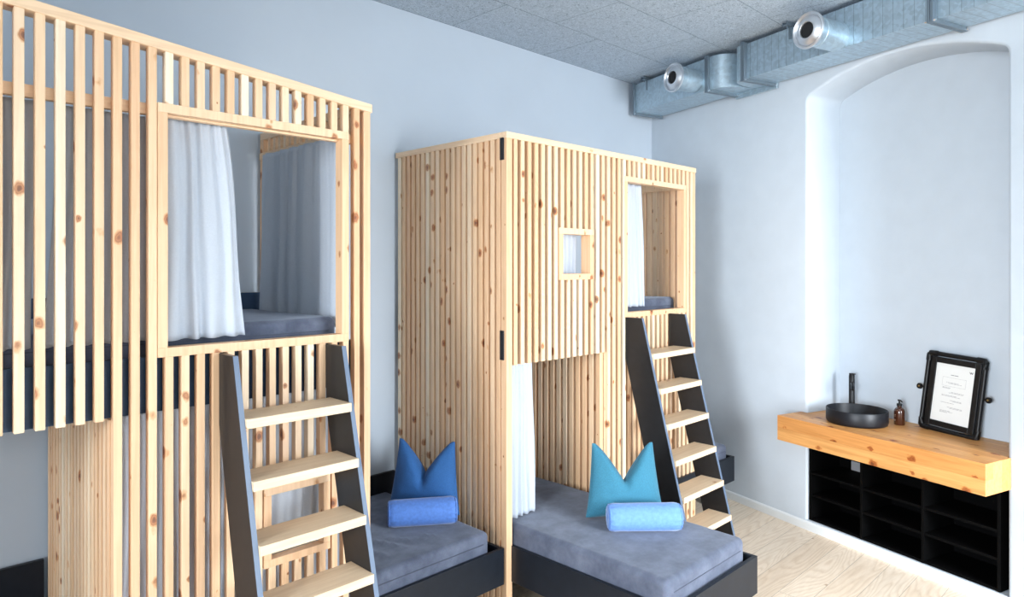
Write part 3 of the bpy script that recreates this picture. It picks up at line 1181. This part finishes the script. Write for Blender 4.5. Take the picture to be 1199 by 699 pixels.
# laminated beams: one front beam of two layers and boards behind it
b_.box(1.802, 3.27, -0.27, -0.19, TZ0, TZ0 + 0.092)
b_.box(1.802, 3.27, -0.27, -0.19, TZ0 + 0.0922, TZ1)
b_.box(1.802, 3.27, -0.1898, -0.10, TZ0, TZ1)
b_.box(1.802, 3.27, -0.0998, -0.004, TZ0, TZ1)
b_.box(NL + 0.004, NR - 0.004, -0.0038, 0.12, TZ0, TZ1)
b_.box(NL + 0.004, NR - 0.004, 0.1202, 0.25, TZ0, TZ1)
b_.box(NL + 0.004, NR - 0.004, 0.2502, ND - 0.004, TZ0, TZ1)
b_.build('beam_slab', M['worktop_wood'], root, bevel=0.0016, seg=1)

root = wthing('shelf_unit', 'black open cubby shelf under the wooden worktop, three columns wide', 'shelf', 2.53, -0.2, NZ0)
SX0, SX1 = NL + 0.008, 3.205
f = WM()
t = 0.018
f.box(SX0, SX1, 0.35, 0.36, NZ0 + 0.003, TZ0 - 0.002)
f.build('back_panel', M['shelf_black'], root)
for x in (SX0, 2.288, 2.729, SX1 - t):
    f = WM()
    f.box(x, x + t, 0.012, 0.35, NZ0 + 0.003, TZ0 - 0.002)
    f.build('upright', M['shelf_black'], root, bevel=0.001)
cols = [(SX0 + t, 2.288), (2.288 + t, 2.729), (2.729 + t, SX1 - t)]
for a, b in cols:
    for z in (NZ0 + 0.003, 0.262, 0.432, TZ0 - 0.002 - t):
        f = WM()
        f.box(a, b, 0.016, 0.35, z, z + t)
        f.build('shelf_board', M['shelf_black'], root, bevel=0.001)

root = wthing('power_socket', 'small grey power socket inside the top left cubby of the black shelf', 'socket', 2.0275, -0.345, 0.435)
f = WM()
f.box(1.985, 2.070, 0.336, 0.3495, 0.435, 0.520)
f.build('cover_plate', M['outlet'], root, bevel=0.003)
f = WM()
f.lathe([(0.0, 0.0), (0.022, 0.0), (0.024, 0.003), (0.0, 0.0031)], lambda x, y, h: (2.0275 + x, 0.336 - h, 0.4775 + y), 24)
f.build('socket_face', M['outlet'], root)

# basin
BS, BO = 2.250, -0.030
root = wthing('wash_basin', 'round matt black vessel basin standing on the wooden worktop', 'basin', BS, BO, TZ1)
hb = 0.102
prof = [(0.0, 0.0), (0.188, 0.0), (0.196, 0.006), (0.200, 0.02), (0.200, hb - 0.004), (0.1975, hb), (0.1945, hb), (0.192, hb - 0.004), (0.190, 0.03), (0.180, 0.017), (0.15, 0.013), (0.03, 0.010), (0.0, 0.010)]
f = WM()
f.lathe(prof, lambda x, y, h: (BS + x * 1.04, -BO + y * 0.98, TZ1 + h), 72)
f.build('bowl', M['black_matt'], root, smooth=True, angle=45)
f = WM()
f.lathe([(0.0, 0.009), (0.024, 0.009), (0.026, 0.012), (0.018, 0.016), (0.0, 0.017)], lambda x, y, h: (BS + x, -BO + y, TZ1 + h), 24)
f.build('drain_plug', M['black_gloss'], root, smooth=True)

# tap behind the basin
TS, TO = 2.042, -0.265
root = wthing('basin_tap', 'tall black cylindrical tap standing behind the round basin', 'tap', TS, TO, TZ1)
f = WM()
f.lathe([(0.0, 0.0), (0.026, 0.0), (0.026, 0.008), (0.021, 0.012), (0.021, 0.292), (0.018, 0.297), (0.0, 0.297)], lambda x, y, h: (TS + x, -TO + y, TZ1 + h), 32)
f.build('body', M['black_gloss'], root, smooth=True)
f = WM()
f.tube([(TS + 0.01, -TO - 0.01, TZ1 + 0.235), (TS + 0.05, -TO - 0.06, TZ1 + 0.232), (TS + 0.08, -TO - 0.10, TZ1 + 0.222), (TS + 0.086, -TO - 0.108, TZ1 + 0.205)], 0.013, 16)
f.build('spout', M['black_gloss'], root, smooth=True)
f = WM()
f.lathe([(0.0, 0.0), (0.019, 0.0), (0.019, 0.014), (0.0, 0.016)], lambda x, y, h: (TS + x, -TO + y, TZ1 + 0.297 + h), 24)
f.tube([(TS, -TO, TZ1 + 0.307), (TS + 0.045, -TO - 0.02, TZ1 + 0.312)], 0.004, 8)
f.build('lever', M['black_gloss'], root, smooth=True)

# soap dispenser
SS, SO = 2.432, -0.245
root = wthing('soap_dispenser', 'small amber pump bottle on the worktop between the basin and the black frame', 'soap bottle', SS, SO, TZ1)
q = lambda x, y, h: (SS + x, -SO + y, TZ1 + h)
f = WM()
f.lathe([(0.0, 0.0), (0.033, 0.0), (0.036, 0.004), (0.036, 0.095), (0.033, 0.108), (0.024, 0.119), (0.015, 0.124), (0.015, 0.134), (0.0, 0.134)], q, 32)
f.build('bottle', M['amber'], root, smooth=True)
for blk in (((0.070, 0.5), (0.060, 0.36)), ((0.036, 0.5), (0.030, 0.4))):
    f = WM()
    for zz, a in blk:
        for i in range(8):
            t0 = R(235) - a + 2 * a * i / 8
            t1 = R(235) - a + 2 * a * (i + 1) / 8
            P = [q(0.0363 * math.cos(t0), 0.0363 * math.sin(t0), zz), q(0.0363 * math.cos(t1), 0.0363 * math.sin(t1), zz),
                 q(0.0363 * math.cos(t1), 0.0363 * math.sin(t1), zz + 0.003), q(0.0363 * math.cos(t0), 0.0363 * math.sin(t0), zz + 0.003)]
            f.bm.faces.new([f.v(p_) for p_ in P])
    f.build('printed_text', M['label'], root)
f = WM()
f.lathe([(0.0, 0.134), (0.018, 0.134), (0.018, 0.150), (0.007, 0.152), (0.006, 0.168), (0.012, 0.169), (0.012, 0.178), (0.0, 0.179)], q, 24)
f.tube([q(0, 0, 0.174), q(0.02, -0.015, 0.175), q(0.034, -0.026, 0.170)], 0.0048, 10)
f.build('pump', M['black_gloss'], root, smooth=True)

# framed notice leaning on the back of the niche
A0 = Vector((2.545, 0.305, TZ1 + 0.0))
FWD, FHT = 0.412, 0.545
root = wthing('notice_frame', 'black pipe style tilting frame with a printed notice, leaning on the worktop', 'frame', 2.75, -0.31, TZ1)
leanv = Vector((0.028, 0.070, 0.540)).normalized()
alongv = Vector((1, -0.05, 0)).normalized()
alongv = (alongv - leanv * alongv.dot(leanv)).normalized()
outv = alongv.cross(leanv).normalized()
if outv.y > 0:
    outv = -outv
FR = 0.017


def F(a, b, c):
    """a along, b up the frame, c out of its face"""
    return A0 + Vector((0, -0.022, FR + 0.0045)) + alongv * (FR + a * (FWD - 2 * FR)) + leanv * (b * (FHT - 2 * FR)) + outv * c


rim = WM()
cn = [(0, 0), (1, 0), (1, 1), (0, 1)]
for i in range(4):
    a, b = cn[i], cn[(i + 1) % 4]
    rim.tube([F(a[0], a[1], 0), F(b[0], b[1], 0)], 0.0155, 16)
rim.build('pipe_rim', M['black_gloss'], root, smooth=True)
for (a, b) in cn:
    f = WM()
    sa = 1 if a == 0 else -1
    sb = 1 if b == 0 else -1
    p0 = F(a, b, 0)
    f.tube([p0 + alongv * 0.055 * sa, p0 + alongv * 0.012 * sa + leanv * 0.001 * sb, p0 + alongv * 0.001 * sa + leanv * 0.012 * sb, p0 + leanv * 0.055 * sb], 0.0195, 16)
    f.build('elbow', M['black_gloss'], root, smooth=True, angle=60)


def fbox(mb, a0, a1, b0, b1, c0, c1):
    mb.hexa([F(a0, b0, c0), F(a1, b0, c0), F(a1, b0, c1), F(a0, b0, c1), F(a0, b1, c0), F(a1, b1, c0), F(a1, b1, c1), F(a0, b1, c1)])


f = WM()
fbox(f, 0.05, 0.95, 0.04, 0.96, -0.012, -0.004)
f.build('back_panel', M['black_gloss'], root)
f = WM()
for a0, a1, b0, b1 in ((0.06, 0.155, 0.05, 0.95), (0.845, 0.94, 0.05, 0.95), (0.155, 0.845, 0.05, 0.115), (0.155, 0.845, 0.885, 0.95)):
    fbox(f, a0, a1, b0, b1, -0.004, 0.008)
f.build('inner_frame', M['black_gloss'], root, bevel=0.002)
f = WM()
fbox(f, 0.15, 0.85, 0.11, 0.89, -0.003, -0.001)
pap = f.build('paper', M['paper'], root)
pa = lambda u: 0.155 + 0.69 * u
pb = lambda v: 0.885 - 0.77 * v
f = WM()
rs = random.Random(2)


def words(u0, u1, v, h):
    u = u0
    while u < u1 - 0.01:
        e_ = min(u + rs.uniform(0.03, 0.09), u1)
        fbox(f, pa(u), pa(e_), pb(v + h), pb(v), -0.001, -0.0007)
        u = e_ + 0.014


words(0.40, 0.60, 0.175, 0.013)
f.build('title_line', M['ink'], pap)
for blk in (((0.31, 0.30, 0.62), (0.325, 0.36, 0.70)), ((0.40, 0.22, 0.44), (0.413, 0.22, 0.42)),
            ((0.47, 0.45, 0.78), (0.485, 0.40, 0.78)), ((0.53, 0.22, 0.60), (0.545, 0.22, 0.70)),
            ((0.61, 0.45, 0.74), (0.623, 0.52, 0.76)), ((0.66, 0.22, 0.56),), ((0.73, 0.40, 0.78), (0.745, 0.46, 0.80)),
            ((0.80, 0.22, 0.50), (0.815, 0.22, 0.55), (0.83, 0.22, 0.42))):
    f = WM()
    for v, u0, u1 in blk:
        words(u0, u1, v, 0.006)
    f.build('text_block', M['ink'], pap)
f = WM()
for a0, a1, b0, b1 in ((0.20, 0.80, 0.225, 0.2275), (0.20, 0.80, 0.375, 0.3775), (0.20, 0.203, 0.225, 0.3775), (0.797, 0.80, 0.225, 0.3775)):
    fbox(f, pa(a0), pa(a1), pb(b1), pb(b0), -0.001, -0.0007)
f.build('ruled_box', M['ink'], pap)
f = WM()
# the emblem: a heavy slanted W of two joined chevrons
for u0, sh in ((0.855, 0.0), (0.893, 0.0)):
    for sg in (0, 1):
        ua, ub = (u0, u0 + 0.022) if sg == 0 else (u0 + 0.042, u0 + 0.022)
        t_ = 0.014
        P = []
        for c_ in (-0.001, -0.0006):
            P += [F(pa(ua), pb(0.075), c_), F(pa(ua + t_), pb(0.075), c_), F(pa(ub + t_), pb(0.108), c_), F(pa(ub), pb(0.108), c_)]
        f.hexa(P)
f.build('emblem', M['black_ink'], pap)
for a, sg in ((0.0, -1), (1.0, 1)):
    f = WM()
    p0 = F(a, 0.52, 0)
    f.tube([p0, p0 + alongv * 0.030 * sg], 0.007, 12)
    cpt = p0 + alongv * 0.043 * sg
    prof = [(0.0, -0.010), (0.017, -0.010), (0.020, -0.006), (0.020, 0.006), (0.017, 0.010), (0.0, 0.010)]
    f.lathe(prof, lambda x, y, h: cpt + alongv * x + leanv * y + outv * h, 24)
    kn = f.build('swivel_knob', M['black_gloss'], root, smooth=True)
    f = WM()
    f.lathe([(0.0, 0.0101), (0.007, 0.0101), (0.005, 0.013), (0.0, 0.0135)], lambda x, y, h: cpt + alongv * x + leanv * y + outv * h, 16)
    f.build('screw', M['brass'], kn, smooth=True)

# ------------------------------------------------------------------ ventilation duct under the ceiling
DZ0, DZ1 = 3.502, 3.772
DOF0, DOF1 = 0.045, 0.368
duct = wthing('ventilation_duct', 'galvanised rectangular ventilation duct running along the right wall below the ceiling', 'duct', 2.5, 0.2, DZ0)
f = WM(); f.box(0.20, 1.17, -DOF1, -DOF0, DZ0, DZ1); f.build('duct_section', M['galv'], duct, bevel=0.002)
f = WM(); f.box(1.56, 3.02, -DOF1 + 0.012, -DOF0, DZ0, DZ1); f.build('duct_section', M['galv_rib'], duct, bevel=0.002)
f = WM(); f.box(3.02, S_END - 1.5, -DOF1 + 0.018, -DOF0, DZ0, DZ1); f.build('duct_section', M['galv_rib'], duct, bevel=0.002)


# breeches piece: two bends that meet at a notch
def bend(s0, s1):
    pts = [(s0, DOF0), (s0, DOF1)]
    for i in range(13):
        a = R(90) * i / 12
        pts.append((s0 + (s1 - s0) * (0.25 + 0.75 * math.sin(a)), DOF0 + 0.06 + (DOF1 - DOF0 - 0.06) * math.cos(a)))
    pts.append((s1, DOF0))
    return pts


f = WM()
f.prism(bend(1.17, 1.392), lambda u, v, t_: (u, -v, t_), DZ0 - 0.002, DZ1)
f.build('bend', M['galv'], duct, smooth=True, angle=35)
f = WM()
f.prism(bend(1.56, 1.396), lambda u, v, t_: (u, -v, t_), DZ0 - 0.002, DZ1)
f.build('bend', M['galv'], duct, smooth=True, angle=35)
f = WM()
f.box(1.17, 1.585, -DOF0 - 0.02, -0.004, DZ0 - 0.012, DZ1)
f.box(1.165, 1.60, -0.045, -0.025, DZ0 - 0.040, DZ0 - 0.002)
f.build('wall_collar', M['galv'], duct, bevel=0.002)


def flange(s, wd=0.018):
    f = WM()
    e_ = 0.022
    f.box(s, s + wd, -DOF1 - e_, -DOF1 + 0.02, DZ0 - e_, DZ1 + 0.012)
    f.box(s, s + wd, -DOF1 + 0.02, -DOF0 + 0.015, DZ0 - e_, DZ0 + 0.002)
    f.box(s, s + wd, -DOF1 + 0.02, -DOF0, DZ1, DZ1 + 0.012)
    o = f.build('flange', M['steel_dark'], duct, bevel=0.002)
    for p_ in ((-DOF1 - 0.012, DZ0 - 0.012), (-DOF0 + 0.004, DZ0 - 0.012)):
        b = WM()
        b.tube([(s - 0.012, p_[0], p_[1]), (s + wd + 0.012, p_[0], p_[1])], 0.008, 8)
        b.build('bolt', M['chrome'], o, smooth=True, angle=30)


for s in (0.195, 1.155, 1.176, 1.548, 1.569, 3.003, 3.024):
    flange(s)


def nozzle(s, z, off1):
    ang = 0
    q_ = lambda x, y, h: (s + x, -h, z + y)
    f = WM()
    f.lathe([(0.0, DOF1 - 0.015), (0.098, DOF1 - 0.015), (0.098, off1 - 0.10), (0.101, off1 - 0.098), (0.101, off1 - 0.085), (0.098, off1 - 0.083), (0.098, off1 - 0.02), (0.0, off1 - 0.02)], q_, 40)
    n_ = f.build('nozzle_pipe', M['galv'], duct, smooth=True, angle=35)
    f = WM()
    f.lathe([(0.098, off1 - 0.02), (0.116, off1 - 0.022), (0.121, off1 - 0.016), (0.120, off1 - 0.004), (0.112, off1), (0.102, off1 - 0.006),
             (0.100, off1 - 0.014), (0.092, off1 - 0.010), (0.080, off1 + 0.002), (0.056, off1 + 0.010), (0.052, off1 + 0.006), (0.056, off1 - 0.012), (0.098, off1 - 0.021)], q_, 48)
    f.build('nozzle_ring', M['aluminium'], n_, smooth=True, angle=50)
    f = WM()
    f.lathe([(0.0, off1 - 0.008), (0.055, off1 - 0.008), (0.055, off1 - 0.014), (0.0, off1 - 0.014)], q_, 32)
    f.build('nozzle_throat', M['void'], n_)


nozzle(1.02, 3.613, 0.615)
nozzle(2.375, 3.590, 0.650)
for s in (0.36, 1.98, 3.75, 5.2):
    f = WM()
    f.box(s, s + 0.04, -DOF1 - 0.055, -DOF0 + 0.02, DZ1, DZ1 + 0.008)
    f.box(s, s + 0.006, -DOF1 - 0.055, -DOF0 + 0.02, DZ1 + 0.008, DZ1 + 0.028)
    f.box(s + 0.034, s + 0.04, -DOF1 - 0.055, -DOF0 + 0.02, DZ1 + 0.008, DZ1 + 0.028)
    f.box(s + 0.012, s + 0.028, -DOF1 - 0.004, -DOF1 + 0.002, DZ1 - 0.09, DZ1)
    f.tube([(s + 0.02, -DOF1 - 0.03, DZ1 - 0.02), (s + 0.02, -DOF1 - 0.03, CEIL)], 0.005, 8)
    f.build('hanger', M['steel_dark'], duct, bevel=0.001)
